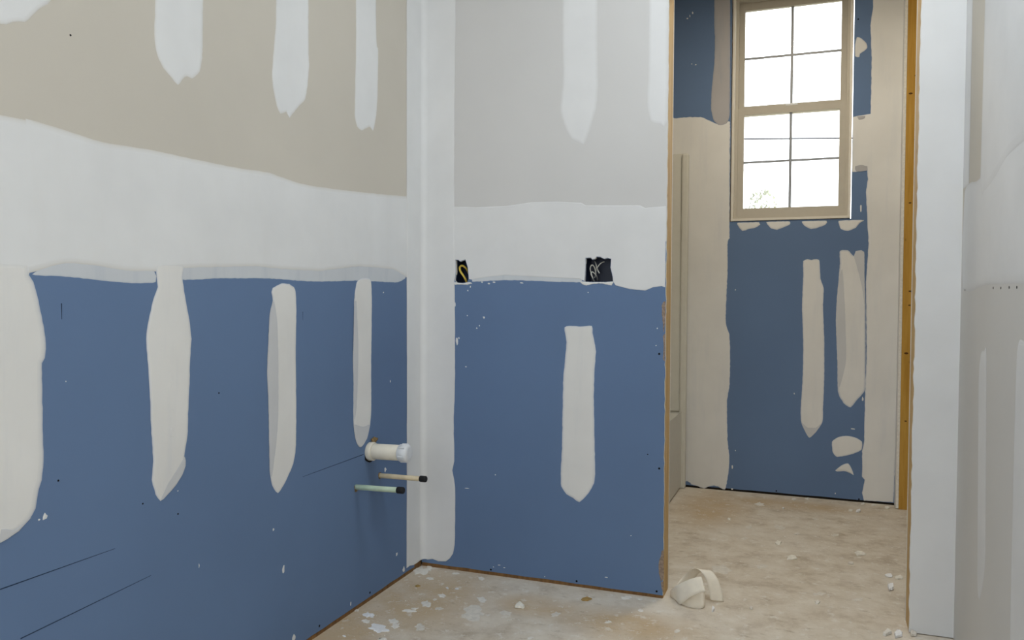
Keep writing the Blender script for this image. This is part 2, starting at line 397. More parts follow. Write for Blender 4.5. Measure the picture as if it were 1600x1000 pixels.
for pts in ([(421, 490), (427, 470), (432, 500), (434, 560), (434, 640), (431, 690), (424, 745), (421, 735), (420, 680), (419, 630), (417, 580), (419, 530)],
            [(553, 470), (556, 470), (559, 540), (558, 600), (556, 640), (553, 655), (552, 600), (551, 560)],
            [(552, 664), (566, 667), (577, 664), (573, 685), (563, 699), (556, 690)],
            [(288, 714), (289, 728), (284, 742), (275, 757), (262, 772), (250, 783), (262, 755), (275, 735)],
            [(0, 827), (20, 828), (35, 818), (48, 808), (28, 830), (10, 842), (0, 848)]):
    patch('thin_edge', 'left', pts, M['cmp_thin'], wl, 0.0018, 0.0008, 0.004, thin=(0.3, 0.1, 0))
for px, py, w, h in ((267, 588, 3, 8), (265, 602, 4, 6), (269, 645, 4, 6), (268, 671, 4, 5), (268, 681, 6, 2.5)):
    patch('compound_ridge', 'left', [(px-w, py), (px-w*.4, py-h), (px+w*.6, py-h*.7), (px+w, py+h*.2), (px+w*.2, py+h), (px-w*.7, py+h*.6)], M['cmp_blue'], wl, 0.0012, 0.0018, 0.005, step=0.006, thin=(0.05, 0, 0))
# upper smears on the tan board
for pts in ([(-60, T), (96, T), (88, -60), (80, 0), (60, 15), (45, 30), (38, 34), (20, 34), (10, 39), (0, 38), (-60, 44)],
            [(242, T), (317, T), (317, 40), (316, 90), (312, 112), (300, 123), (292, 119), (288, 121), (278, 133), (268, 122), (255, 107), (245, 85), (242, 70), (241, 45), (242, 0)],
            [(433, T), (482, T), (482, 60), (483, 100), (481, 130), (477, 155), (465, 168), (452, 184), (447, 175), (438, 178), (432, 165), (426, 135), (425, 110), (429, 60), (431, 20)],
            [(555, T), (585, T), (588, 50), (591, 80), (590, 150), (588, 180), (583, 205), (578, 198), (565, 204), (558, 198), (554, 180), (555, 120), (556, 50)]):
    patch('joint_compound', 'left', pts, M['cmp_tan'], wl, 0.0001, 0.0016, 0.008, thin=(0.5, 0.2, 0.0))
# corner strip, left side
patch('corner_compound', 'left', [(659.5, T), (635, T), (635, 0), (635, 300), (635.5, 600), (635, 888), (640, 884), (646, 883), (651, 880), (656, 876), (659.5, 874)], M['cmp_tan'], wl, 0.0008, 0.0026, 0.006, smooth=False, step=0.03, jit=0.0006, thin=(0.35, 0.1, 0))

# ---- back wall with the doorway
def hole_shape(pts, plane='back'): return [uv(plane, *q) for q in pts]
BOX1 = [(712, 406.5), (716, 406.5), (719, 409), (722, 407.5), (727, 406), (728.5, 411), (730.5, 418), (731.5, 428), (732, 436), (730, 441), (722, 442), (712.5, 441.5), (711, 437), (712.5, 425)]
BOX2 = [(915.5, 403.5), (923, 403), (925.5, 406), (929.5, 405), (932, 401.5), (938, 402), (944, 405), (949, 403.5), (954.5, 405), (953.5, 418), (955.5, 426), (957, 433), (957.5, 439.5), (945, 440.5), (930, 440.5), (913.5, 440), (914.5, 430), (915, 417)]
h1, h2 = hole_shape(BOX1), hole_shape(BOX2)
def rect(x0, x1, z0, z1): return [(x0, z0), (x1, z0), (x1, z1), (x0, z1)]
HEAD = 2.12
core_hole = [rect(0.13, 0.205, 1.085, 1.20), rect(0.635, 0.76, 1.085, 1.20)]
wb = structure(slab('wall_back', FR['back'], [(0, 0), (L1-0.038, 0), (L1-0.038, HEAD+0.04), (RJ+0.038, HEAD+0.04), (RJ+0.038, 0), (FAR_X, 0), (FAR_X, H), (0, H)], core_hole, -PT+BT, -BT, M['core']))
box('jamb_stud', (L1-0.038, L1-0.001, BT, PT-BT, 0.0, HEAD+0.04), M['wood_pale'], wb)['label'] = 'pale raw wood door stud'
box('jamb_stud', (RJ+0.001, RJ+0.038, BT, PT-BT, 0.0, HEAD+0.04), M['wood_pale'], wb)['label'] = 'pale raw wood door stud'
box('door_header', (L1-0.001, RJ+0.001, BT, PT-BT, HEAD, HEAD+0.04), M['wood_pale'], wb)
box('bottom_plate', (0, L1-0.002, 0.004, BT, 0, 0.03), M['wood_plate'], wb)
def edgex(x, z0, z1, jit, seed): return edge_line((x, z0), (x, z1), 0.02, jit, seed)
slab('drywall_panel', FR['back'], edge_line((0, 0.015), (L1, 0.012), 0.06, 0.0012, 3)+edgex(L1-0.001, 0.012, ZJ, 0.0014, 4)+[(L1-0.001, ZJ), (0, ZJ)], [h1, h2], -BT, 0, M['blue'], wb, M['gypsum'])['label'] = 'blue moisture resistant drywall board'
slab('drywall_panel', FR['back'], [(0, ZJ)]+[(L1-0.001, ZJ)]+edgex(L1-0.001, ZJ, H, 0.0010, 5)[1:]+[(L1-0.001, H), (0, H)], [], -BT, 0, M['grey'], wb, M['gypsum'])['label'] = 'grey paper faced drywall board'
slab('drywall_panel', FR['back'], [(L1-0.001, HEAD), (RJ, HEAD), (RJ, H), (L1-0.001, H)], [], -BT, 0, M['grey'], wb, M['gypsum'])
slab('drywall_panel', FR['back'], [(RJ, 0.003), (RC, 0.003), (RC, H), (RJ, H)]+edgex(RJ, H, 0.003, 0.0018, 6)[1:], [], -BT, 0, M['cmp_grey'], wb, M['gypsum'])
for e in ((0.0, L1-0.001, 0, H), (L1-0.001, RJ, HEAD, H), (RJ, FAR_X, 0, H)):
    slab('drywall_panel', FR['back'], rect(*e), [], -PT, -PT+BT, M['rgrey'], wb, M['gypsum'])

patch('joint_compound', 'back', [(660.5, 322), (710, 323), (745, 324), (790, 322), (830, 316), (870, 315), (908, 317), (915, 321), (1000, 321), (1008, 325), (1041, 322),
    (1039.3, 449), (1034, 447), (1020, 449), (1008, 454), (985, 452), (962, 446), (958, 440), (957.5, 433), (956, 426), (954, 418), (955, 404.5), (949, 403), (944, 404.5), (938, 401.5), (932, 401), (929.5, 404.5), (925.5, 405.5), (923, 402.5), (915, 403), (914.5, 417), (914, 430), (913, 439), (906, 436), (870, 434), (830, 432), (790, 430), (760, 433), (737, 437), (732.5, 436), (732, 428), (731, 418), (729, 411), (727.3, 405.6), (722, 407), (719, 408.5), (716, 406), (711.6, 406), (712, 425), (710.5, 437), (709, 441), (660.5, 441)],
    M['cmp_grey'], wb, 0.0, 0.0018, 0.002, smooth=False, jit=0.0003, thin=(0.1, 0.05, 0))
patch('skim_coat', 'back', [(736, 432), (760, 428), (790, 426), (830, 425), (870, 427), (904, 429), (912, 434), (908, 441), (870, 440.5), (840, 439), (800, 438), (770, 438.5), (738, 440)], M['skim'], wb, 0, 0.0005, 0.003)
patch('joint_compound', 'back', [(906, 440), (914, 440), (924, 441), (945, 441), (958, 440), (955, 446), (940, 443), (925, 444), (916, 446), (910, 444)], M['cmp_blue'], wb, 0.0004, 0.002, 0.002, step=0.005)
patch('joint_compound', 'back', [(710, 441), (722, 442.5), (733, 441), (738, 443), (730, 445), (720, 444.5), (711, 445)], M['cmp_blue'], wb, 0.0004, 0.002, 0.002, step=0.005)
patch('joint_compound', 'back', [(882, 512), (890, 509), (910, 510), (925, 509), (926, 520), (931, 545), (931, 555), (929, 580), (928, 620), (929, 680), (930, 740), (928, 755), (920, 770), (905, 785), (895, 778), (885, 772), (877, 760), (876, 740), (878, 700), (879, 640), (880, 590), (883, 560), (885, 535)], M['cmp_blue'], wb, 0.0, 0.0024, 0.009)
patch('joint_compound', 'back', [(880, T), (934, T), (934, 60), (935, 140), (932, 170), (926, 190), (920, 210), (912, 227), (902, 222), (893, 218), (885, 205), (876, 180), (875, 165), (879, 120), (878, 50)], M['cmp_grey'], wb, 0.0, 0.0012, 0.012, thin=(0.9, 0.5, 0))
patch('joint_compound', 'back', [(1014, T), (1049, T), (1045, 0), (1043, 190), (1030, 194), (1016, 190), (1010, 160), (1013, 80)], M['cmp_grey'], wb, 0.0, 0.0012, 0.012, thin=(0.9, 0.5, 0))
patch('corner_compound', 'back', [(660.5, T), (712, T), (712, 0), (710, 200), (710.5, 404), (710.5, 442), (711, 520), (711, 600), (709, 660), (710, 720), (707, 735), (711, 760), (711, 840), (708, 865), (697, 877), (685, 877), (676, 873), (668, 874), (660.5, 871)], M['cmp_grey'], wb, 0.0008, 0.0026, 0.007, step=0.02, thin=(0.4, 0.15, 0))

# compound rounded out in the inside corner
cv, cf = [], []; zc0, zc1, rc = 0.03, H-0.02, 0.022; nseg = 8; nz = 40
for i in range(nz+1):
    z = zc0+(zc1-zc0)*i/nz
    for j in range(nseg+1):
        an = math.pi/2*j/nseg; cv.append((0.0024+rc*(1-math.cos(an))*1.0, -0.0024-rc*(1-math.sin(an)), z))
for i in range(nz):
    for j in range(nseg): k = i*(nseg+1)+j; cf.append((k, k+1, k+nseg+2, k+nseg+1))
from_data('corner_fillet', cv, cf, M['cmp_grey'], wb, True, thin=[0.0]*len(cv))
for pts in ([(1034, 478), (1039, 470), (1039.3, 500), (1037, 520), (1035, 500)], [(1036, 525), (1039, 520), (1038.8, 565), (1036, 562), (1037, 545)], [(1030, 878), (1034, 862), (1037, 858), (1037, 905), (1033, 908), (1029, 892)], [(1033, 910), (1036.8, 908), (1036.6, 926), (1034, 922)]):
    patch('torn_paper', 'back', pts, M['foam_pale'], wb, 0, 0.0012, 0.003, step=0.008, jit=0.0012)
# ---- window wall
def wx(px, py): return uv('win', px, py)[0]
OX0, OX1, OZ0, OZ1 = 0.988, 1.577, 1.458, 2.66
wf = structure(slab('wall_far', FR['win'], [(0, 0), (FAR_X, 0), (FAR_X, H), (0, H)], [rect(OX0-0.012, OX1+0.012, OZ0-0.012, OZ1+0.012)], -0.14, -BT, M['core']))
box('bottom_plate', (0, XR, DW+0.004, DW+BT, 0, 0.03), M['dark'], wf)
JW = 1.83
g0, g1, g2 = OX0-0.007, OX1+0.005, OZ0-0.004
slab('drywall_panel', FR['win'], edge_line((0, 0.012), (XR, 0.012), 0.05, 0.001, 8)+[(XR, 0.012), (XR, JW)]+[(g1, JW), (g1, g2), (g0, g2)]+edgex(g0, g2, JW, 0.0012, 9)[1:]+[(g0, JW), (0, JW)], [], -BT, 0, M['blue'], wf, M['gypsum'])['label'] = 'blue moisture resistant drywall board'
slab('drywall_panel', FR['win'], [(0, JW), (g0, JW)]+edgex(g0, JW, OZ1+0.006, 0.0012, 10)[1:]+[(g0, OZ1+0.006), (g1, OZ1+0.006), (g1, JW), (XR, JW), (XR, H), (0, H)], [], -BT, 0, M['blue'], wf, M['gypsum'])['label'] = 'blue moisture resistant drywall board'
patch('joint_compound', 'win', [(1030, 187), (1054, 185), (1075, 183), (1095, 183), (1103, 186), (1112, 190), (1122, 194), (1132, 193), (1140.5, 190), (1140.3, 240), (1140, 345), (1140, 372), (1137, 378), (1137, 420), (1134, 500), (1140, 525), (1141, 560), (1140, 600), (1136, 630), (1137, 690), (1140, 715), (1138, 740), (1133, 765), (1122, 760), (1112, 759), (1100, 763), (1088, 759), (1080, 757), (1074, 752), (1030, 752)], M['cmp_blue'], wf, 0, 0.0020, 0.006, jit=0.0012)
patch('compound_smear', 'win', [(1117, T), (1141.5, T), (1141, 0), (1141, 40), (1141, 100), (1140.5, 150), (1140, 180), (1136, 193), (1124, 196), (1115, 188), (1111, 170), (1112, 140), (1116, 100), (1117, 60), (1116, 30)], M['smear'], wf, 0.0008, 0.0022, 0.008)
patch('joint_compound', 'win', [(1364, T), (1419, T), (1414.5, 0), (1410.5, 250), (1404, 500), (1399.5, 700), (1396, 785), (1350, 782), (1347, 770), (1351, 750), (1347, 745), (1347, 705), (1350, 690), (1352, 600), (1354, 560), (1353, 440), (1357, 380), (1355, 340), (1353, 300), (1356, 280), (1355, 266), (1345, 268), (1332, 269), (1331.5, 262), (1332.5, 183), (1345, 180), (1360, 178), (1361, 150), (1362, 90), (1360, 40), (1364, 10)], M['cmp_blue'], wf, 0, 0.0022, 0.006, smooth=False, jit=0.001, step=0.012)
patch('skim_coat', 'win', [(1336, 260), (1345, 258), (1355, 260), (1355.5, 266), (1345, 268), (1337, 267)], M['smear'], wf, 0.0022, 0.0005, 0.003)
patch('skim_coat', 'win', [(1339, 182), (1352, 181.5), (1351, 185), (1342, 187)], M['smear'], wf, 0.0022, 0.0005, 0.003)
patch('joint_compound', 'win', [(1255, 408), (1262, 405), (1268, 406), (1280, 406), (1282, 435), (1287, 450), (1286, 480), (1288, 530), (1288, 590), (1286, 640), (1285, 660), (1275, 675), (1265, 684), (1259, 676), (1252, 660), (1251, 640), (1254, 590), (1255, 540), (1253, 480), (1255, 430)], M['cmp_blue'], wf, 0, 0.0022, 0.008)
patch('joint_compound', 'win', [(1312, 392), (1325, 391), (1334, 400), (1337, 392), (1350, 393), (1351, 430), (1352.5, 480), (1352.5, 600), (1349, 614), (1340, 624), (1329, 637), (1318, 630), (1309, 612), (1308, 560), (1306, 500), (1309, 450), (1312, 412)], M['cmp_blue'], wf, -0.0002, 0.0018, 0.010, thin=(0.8, 0.5, 0))
for pts in ([(1309, 450), (1316, 420), (1320, 480), (1322, 560), (1316, 590), (1311, 605), (1308, 560), (1306, 500)],
            [(1337, 393), (1350, 393.5), (1350.5, 430), (1351.5, 480), (1347, 450), (1340, 420), (1335, 403)],
            [(1252, 660), (1262, 668), (1275, 668), (1284, 661), (1275, 675), (1265, 684), (1259, 676)]):
    patch('thin_edge', 'win', pts, M['cmp_thin'], wf, 0.0012, 0.0008, 0.004, thin=(0.3, 0.1, 0))
for pts in ([(1152, 348), (1170, 347.5), (1186, 347), (1188, 351), (1180, 356), (1170, 358), (1160, 361), (1153, 353)],
            [(1197, 347), (1215, 346), (1234, 346), (1234, 351), (1225, 355), (1214, 359), (1205, 357), (1199, 351)],
            [(1253, 346), (1270, 345), (1292, 345), (1290, 351), (1278, 356), (1267, 358), (1257, 353)],
            [(1310, 345), (1330, 344), (1350, 344), (1343, 349), (1337, 356), (1325, 361), (1314, 358), (1311, 350)],
            [(1339, 58), (1346, 60), (1354, 68), (1355, 75), (1350, 80), (1344, 84), (1343, 89), (1336, 88), (1336, 70)],
            [(1300, 690), (1310, 683), (1322, 681), (1335, 683), (1347, 690), (1346, 703), (1330, 710), (1308, 714), (1301, 706)],
            [(1305, 735), (1315, 727), (1325, 724), (1331, 733), (1334, 742), (1325, 738), (1318, 736), (1308, 737)]):
    patch('compound_dab', 'win', pts, M['cmp_blue'], wf, 0, 0.003, 0.008, step=0.008)
# end of the partition that meets the window wall: stub and amber stud
ws = structure(box('wall_stub', (XR+BT, XR+0.10, DW-0.037, DW-0.0005, 0, H), M['core']))
slab('drywall_panel', lambda u, v, w: Vector((XR+BT-w, u, v)), [(DW-0.075, 0.004), (DW, 0.004), (DW, H), (DW-0.075, H)], [], 0, BT, M['cmp_grey'], ws, M['gypsum'])
box('end_stud', (XR+BT+0.001, XR+0.170, DW-0.075, DW-0.0371, 0, H), M['wood_amber'], ws)['label'] = 'amber raw wood stud with dark knots'

def stud_pt(u, v, w): return Vector((u, DW-0.075-w, v))
for px, py, r_ in ((1423, 146, 2.2), (1432, 118, 2), (1431, 218, 2.2), (1422, 317, 1.6), (1430, 334, 1.8), (1422, 455, 1.8), (1421, 477, 1.5), (1416, 552, 2.4), (1415, 658, 1.5), (1436, 5, 2)):
    q = at(px, py, 1, DW-0.075); rr_ = r_*0.0032
    if q.x > XR+0.160: continue
    slab('knot', stud_pt, [(q.x+rr_*1.3*math.cos(k*0.785+px), q.z+rr_*0.7*math.sin(k*0.785+px)) for k in range(8)], [], -0.0005, 0.0005, M['knot'], ws)
# ---- walls out of the picture: right wall, nook side, rear
SY0, SY1, SZ0, SZ1 = -4.4, -3.1, 1.0, 2.5      # added side window, behind the camera, lets in fill light
side_hole = rect(SY0, SY1, SZ0, SZ1)
wr = structure(slab('wall_right', FR['right'], [(REAR, 0), (0, 0), (0, H), (REAR, H)], [side_hole], -0.115, -BT, M['core']))
slab('drywall_panel', FR['right'], [(REAR, 0.003), (0, 0.003), (0, ZJ), (SY1, ZJ), (SY1, SZ0), (SY0, SZ0), (SY0, ZJ), (REAR, ZJ)], [], -BT, 0, M['rgrey'], wr, M['gypsum'])['label'] = 'grey paper faced drywall board'
slab('drywall_panel', FR['right'], [(REAR, ZJ), (SY0, ZJ), (SY0, SZ1), (SY1, SZ1), (SY1, ZJ), (0, ZJ), (0, H), (REAR, H)], [], -BT, 0, M['tan'], wr, M['gypsum'])['label'] = 'tan paper faced drywall board'
patch('joint_compound', 'right', [(-2.9, 1.40), (-2.9, 1.08), (-2.0, 1.075), (-0.9, 1.08), (-0.4, 1.085), (-0.03, 1.08), (-0.03, 1.37), (-0.25, 1.375), (-0.50, 1.40), (-1.2, 1.39), (-2.2, 1.41)], M['cmp_grey'], wr, 0, 0.0016, 0.02, metric=True, step=0.03)
patch('joint_compound', 'right', [(-0.27, 1.35), (-0.33, 1.325), (-0.45, 1.34), (-0.60, 1.375), (-0.78, 1.385), (-1.1, 1.37), (-1.12, H-0.05), (-0.30, H-0.05), (-0.285, 2.0)], M['cmp_grey'], wr, 0.0003, 0.0022, 0.03, metric=True, step=0.03)
patch('joint_compound', 'right', [uv('right', *q) for q in ((1527, 900), (1530, 938), (1536, 915), (1540, 860), (1541.5, 560), (1538, 548), (1533, 552), (1529, 600))], M['cmp_grey'], wr, 0, 0.0022, 0.012, metric=True)
patch('joint_compound', 'right', [(-0.73, 0.93), (-0.725, 0.5), (-0.735, 0.25), (-0.80, 0.18), (-0.86, 0.25), (-0.87, 0.6), (-0.86, 0.93), (-0.80, 0.96)], M['cmp_grey'], wr, 0, 0.0022, 0.012, metric=True)
patch('corner_compound', 'right', [(-0.001, 1.38), (-0.10, 1.38), (-0.095, 2.0), (-0.10, H-0.03), (-0.001, H-0.03)], M['cmp_grey'], wr, 0.0003, 0.002, 0.015, metric=True, smooth=False, step=0.03)
structure(box('wall_side', (FAR_X, FAR_X+0.1, 0.0, DW+0.1, 0, H), M['rgrey']))
RX0, RX1, RZ0, RZ1 = 0.20, 1.64, 1.0, 2.5  # opening of the added rear window
wq = structure(slab('wall_rear', lambda u, v, w: Vector((u, REAR+w, v)), [(0, 0), (RC, 0), (RC, H), (0, H)], [rect(RX0, RX1, RZ0, RZ1)], -0.12, 0.0, M['cmp_grey']))

# ================================================================== WINDOWS
def ring(name, x0, x1, z0, z1, wd, y0, y1, mat, parent, wb_=None, wt_=None):
    wb_ = wd if wb_ is None else wb_; wt_ = wd if wt_ is None else wt_
    o = slab(name, lambda u, v, w: Vector((u, w, v)), rect(x0, x1, z0, z1), [rect(x0+wd, x1-wd, z0+wb_, z1-wt_)[::-1]], y1, y0, mat, parent)
    return o
w1 = structure(ring('window_1', OX0-0.001, OX1+0.001, OZ0-0.001, OZ1+0.001, 0.012, DW-0.006, DW+0.14, M['liner'], None))
ix0, ix1, iz0, iz1 = OX0+0.011, OX1-0.011, OZ0+0.011, OZ1-0.011
ring('frame', ix0, ix1, iz0, iz1, 0.014, DW+0.045, DW+0.135, M['vinyl'], w1)
fx0, fx1, fz0, fz1 = ix0+0.014, ix1-0.014, iz0+0.014, iz1-0.014
ZM = 2.064
def sash(x0, x1, z0, z1, y, wd, wbot, wtop, zmid):
    s = ring('sash', x0, x1, z0, z1, wd, y, y+0.028, M['vinyl'], w1, wbot, wtop)
    gx0, gx1, gz0, gz1 = x0+wd, x1-wd, z0+wbot, z1-wtop; xm = (gx0+gx1)/2
    mw = 0.0070; yc = y+0.014
    box('muntin', (xm-mw, xm+mw, yc-0.004, yc+0.004, gz0, gz1), M['muntin'], s)
    for a, b in ((gx0, xm-mw), (xm+mw, gx1)):
        box('muntin', (a, b, yc-0.004, yc+0.004, zmid-mw*0.8, zmid+mw*0.8), M['muntin'], s)
        for c, d in ((gz0, zmid-mw*0.8), (zmid+mw*0.8, gz1)):
            box('pane', (a, b, yc-0.0015, yc+0.0015, c, d), M['glass'], s)
    return s
sl = sash(fx0, fx1, fz0, ZM, DW+0.055, 0.031, 0.045, 0.036, 1.776)
su = sash(fx0, fx1, ZM-0.034, fz1, DW+0.088, 0.028, 0.052, 0.040, 2.34)
box('sash_lock', (1.255, 1.315, DW+0.058, DW+0.082, ZM+0.0005, ZM+0.012), M['cap'], sl, 0.003)
w2 = structure(slab('added_window_2', lambda u, v, w: Vector((u, REAR+w, v)), rect(RX0, RX1, RZ0, RZ1), [rect(RX0+0.04, 0.90, RZ0+0.04, RZ1-0.04), rect(0.94, RX1-0.04, RZ0+0.04, RZ1-0.04)], -0.09, -0.03, M['vinyl']))  # unseen rear window, added so its fill light can enter

structure(slab('added_window_3', FR['right'], side_hole, [rect(SY0+0.04, -3.77, SZ0+0.04, SZ1-0.04), rect(-3.73, SY1-0.04, SZ0+0.04, SZ1-0.04)], -0.09, -0.03, M['vinyl']))  # unseen window in the right wall, added for the side fill light

# ================================================================== TUB UNIT
tb = root('tub_shower_unit', (XT/2, 0.9, 0), 'almond one piece tub and shower surround in the nook, mostly behind the partition', 'bathtub')
def P(v): return tuple(Vector(v)-Vector(tb.location))
ty0, ty1 = PT+0.012, DW-0.008
# basin: rim, inner bowl, apron
def tub_basin():
    bm = bmesh.new(); x0, x1, y0, y1, zr = 0.012, XT-0.022, ty0+0.02, ty1-0.02, 0.425
    v = [bm.verts.new(P(p)) for p in box_data(x0, x1, y0, y1, 0.0, zr)[0]]
    top = None
    for q in box_data(0, 1, 0, 1, 0, 1)[1]:
        f = bm.faces.new([v[i] for i in q])
        if q == (4, 5, 6, 7): top = f
    r = bmesh.ops.inset_region(bm, faces=[top], thickness=0.07)
    ex = bmesh.ops.extrude_face_region(bm, geom=[top]); vv = [g for g in ex['geom'] if isinstance(g, bmesh.types.BMVert)]
    c = sum((p.co for p in vv), Vector())/len(vv)
    for p in vv: p.co = c+(p.co-c)*0.84; p.co.z -= 0.36
    bmesh.ops.delete(bm, geom=[top], context='FACES')
    bmesh.ops.bevel(bm, geom=bm.edges[:], offset=0.02, segments=3, affect='EDGES', profile=0.5, clamp_overlap=True)
    me = bpy.data.meshes.new('basin'); bm.to_mesh(me); bm.free()
    return link('basin', me, M['tub'], tb)
tub_basin()
# surround: U shaped panel in plan
t = 0.03
plan = [(XT-0.03, ty0), (0.004, ty0), (0.004, ty1), (XT-0.03, ty1), (XT-0.03, ty1-t), (0.09, ty1-t), (0.055, ty1-t-0.015), (0.004+t, ty1-t-0.05), (0.004+t, ty0+t+0.05), (0.055, ty0+t+0.015), (0.09, ty0+t), (XT-0.03, ty0+t)]
slab('surround_panel', lambda u, v, w: Vector(P((u, v, w))), plan, [], 0.425, 1.825, M['tub'], tb)
for y in (ty0+0.02, ty1-0.022):
    box('front_flange', (XT-0.035, XT, y-0.022, y+0.020, 0.0, 1.825), M['tub'], tb, 0.010)

# ================================================================== PIPES
def stub(name, wall_px, end_px, rad, mat, label, cat, cap_len, cap_rad, cap_mat, group=None):
    y, z = uv('left', *wall_px); e = at(end_px[0], end_px[1], 1, y)
    rt = root(name, (0, y, z), label, cat, group); d = Vector((e.x, 0, (e.z-z)*0.6)); ln = d.length; d.normalize()
    return rt, Vector((0, y, z)), d, ln
def put(name, o, path, rad, mat, rt, seg=20):
    v, f = tube_data([Vector(p)-Vector(rt.location) for p in path], rad, seg); return from_data(name, v, f, mat, rt, False)
def shade(o):
    o.data.polygons.foreach_set('use_smooth', [len(p.vertices) == 4 for p in o.data.polygons]); return o
rt, o, d, ln = stub('drain_stub', (577, 705), (640, 707), 0.026, None, 'thick cream drain pipe stub with white end cap sticking out of the blue wall', 'pipe', 0, 0, None)
shade(put('pipe', None, [o-d*0.06, o+d*(ln-0.02)], 0.0265, M['pvc'], rt, 24))
shade(put('collar', None, [o+d*0.000, o+d*0.002, o+d*0.018, o+d*0.020], [0.0300, 0.0315, 0.0315, 0.0300], M['pvc'], rt, 24))
cp = shade(put('end_cap', None, [o+d*(ln-0.036), o+d*(ln-0.034), o+d*(ln-0.006), o+d*(ln-0.001), o+d*ln], [0.0275, 0.0290, 0.0290, 0.024, 0.018], M['cap'], rt, 24))
for k in range(6):
    an = k*math.pi/3+0.3; c = Vector((0, math.cos(an), math.sin(an)))*0.0288
    v, f = tube_data([o+d*(ln-0.030)+c-Vector(rt.location), o+d*(ln-0.008)+c-Vector(rt.location)], 0.0035, 6); from_data('ridge', v, f, M['cap'], cp)
def lump(name, rt, c, size, mat, seed, sq=(1, 1, 1)):
    bm = bmesh.new(); bmesh.ops.create_icosphere(bm, subdivisions=2, radius=size); r = random.Random(seed)
    for v in bm.verts:
        k = r.uniform(0.65, 1.25); v.co = Vector((v.co.x*sq[0]*k, v.co.y*sq[1]*k, v.co.z*sq[2]*k))+Vector(c)-Vector(rt.location)
    me = bpy.data.meshes.new(name); bm.to_mesh(me); bm.free(); return link(name, me, mat, rt)
lump('torn_paper', rt, o+Vector((0.010, 0.018, 0.036)), 0.013, M['foam'], 3, (0.8, 1.1, 0.8))
lump('hole_edge', rt, o+Vector((0.001, 0.0, -0.013)), 0.030, M['dark'], 5, (0.15, 0.95, 0.85))
rt, o, d, ln = stub('supply_stub', (593, 743), (666, 748), 0.009, None, 'tan water supply stub with black cap, right of the pale green one', 'pipe', 0, 0, None, 'capped water supply stubs')
shade(put('pipe', None, [o-d*0.05, o+d*(ln-0.012)], 0.0085, M['pex_tan'], rt, 14))
shade(put('end_cap', None, [o+d*(ln-0.024), o+d*(ln-0.022), o+d*(ln-0.002), o+d*ln], [0.0098, 0.0108, 0.0108, 0.0095], M['black'], rt, 14))
lump('hole_edge', rt, o+Vector((0.001, 0, -0.001)), 0.0125, M['foam'], 8, (0.25, 0.9, 1.0))
rt, o, d, ln = stub('supply_stub', (556, 761), (631, 765), 0.009, None, 'pale green water supply stub with black cap, lowest on the blue wall', 'pipe', 0, 0, None, 'capped water supply stubs')
shade(put('pipe', None, [o-d*0.05, o+d*(ln-0.012)], 0.0090, M['pex_green'], rt, 14))
shade(put('end_cap', None, [o+d*(ln-0.024), o+d*(ln-0.022), o+d*(ln-0.002), o+d*ln], [0.0100, 0.0110, 0.0110, 0.0095], M['black'], rt, 14))
lump('hole_edge', rt, o+Vector((0.001, 0, -0.003)), 0.0125, M['foam'], 9, (0.25, 0.9, 1.1))

# ================================================================== ELECTRICAL BOXES
def elec_box(x0, x1, z0, z1, label):
    cx, cz = (x0+x1)/2, (z0+z1)/2
    rt = root('outlet_box', (cx, 0.05, cz), label, 'outlet box', 'open electrical boxes over the vanity')
    y0, y1, w = 0.0065, 0.075, 0.002
    ext = [(x0, x0+w, y0, y1, z0, z1), (x1-w, x1, y0, y1, z0, z1), (x0+w, x1-w, y0, y1, z0, z0+w), (x0+w, x1-w, y0, y1, z1-w, z1), (x0, x1, y1, y1+w, z0, z1)]
    L = Vector(rt.location)
    o = boxes('box_shell', [(a-L.x, b-L.x, c-L.y, d_-L.y, e-L.z, f-L.z) for a, b, c, d_, e, f in ext], M['boxblue'], rt)
    return rt
def bx(px, py, depth): return at(px, py, 1, depth)
rt = elec_box(0.1395, 0.197, 1.0985, 1.187, 'small open blue outlet box with looped yellow cable beside the corner')
tube('yellow_cable', spline([bx(731, 448, 0.05), bx(728, 438, 0.022), bx(723.5, 430, 0.016), bx(719.5, 424, 0.018), bx(718.5, 418, 0.024), bx(722, 415, 0.030), bx(727, 418, 0.036), bx(730, 422, 0.05), bx(733, 428, 0.07)], 6), 0.0042, M['yellow'], rt, 8)
rt = elec_box(0.6475, 0.7485, 1.0985, 1.1895, 'wide open blue outlet box with pale coiled wires above the blue board')
for pts in ([(928, 440, .06), (925, 430, .03), (922, 420, .022), (925, 414, .026), (929, 418, .03), (931, 428, .034), (929, 434, .05)],
            [(930, 442, .06), (926, 434, .024), (923.5, 428, .02), (926, 425, .024), (932, 431, .034), (934, 438, .06)],
            [(934, 424, .05), (933, 419, .028), (937, 413, .022), (941, 410, .026), (944, 409, .04)],
            [(933, 418, .036), (934.5, 423, .026), (936.5, 427, .024)],
            [(929, 408, .06), (931, 412, .03), (932, 418, .03), (931, 424, .05)]):
    tube('wire', spline([bx(*q) for q in pts], 5), 0.0021, M['wirewhite'], rt, 6)

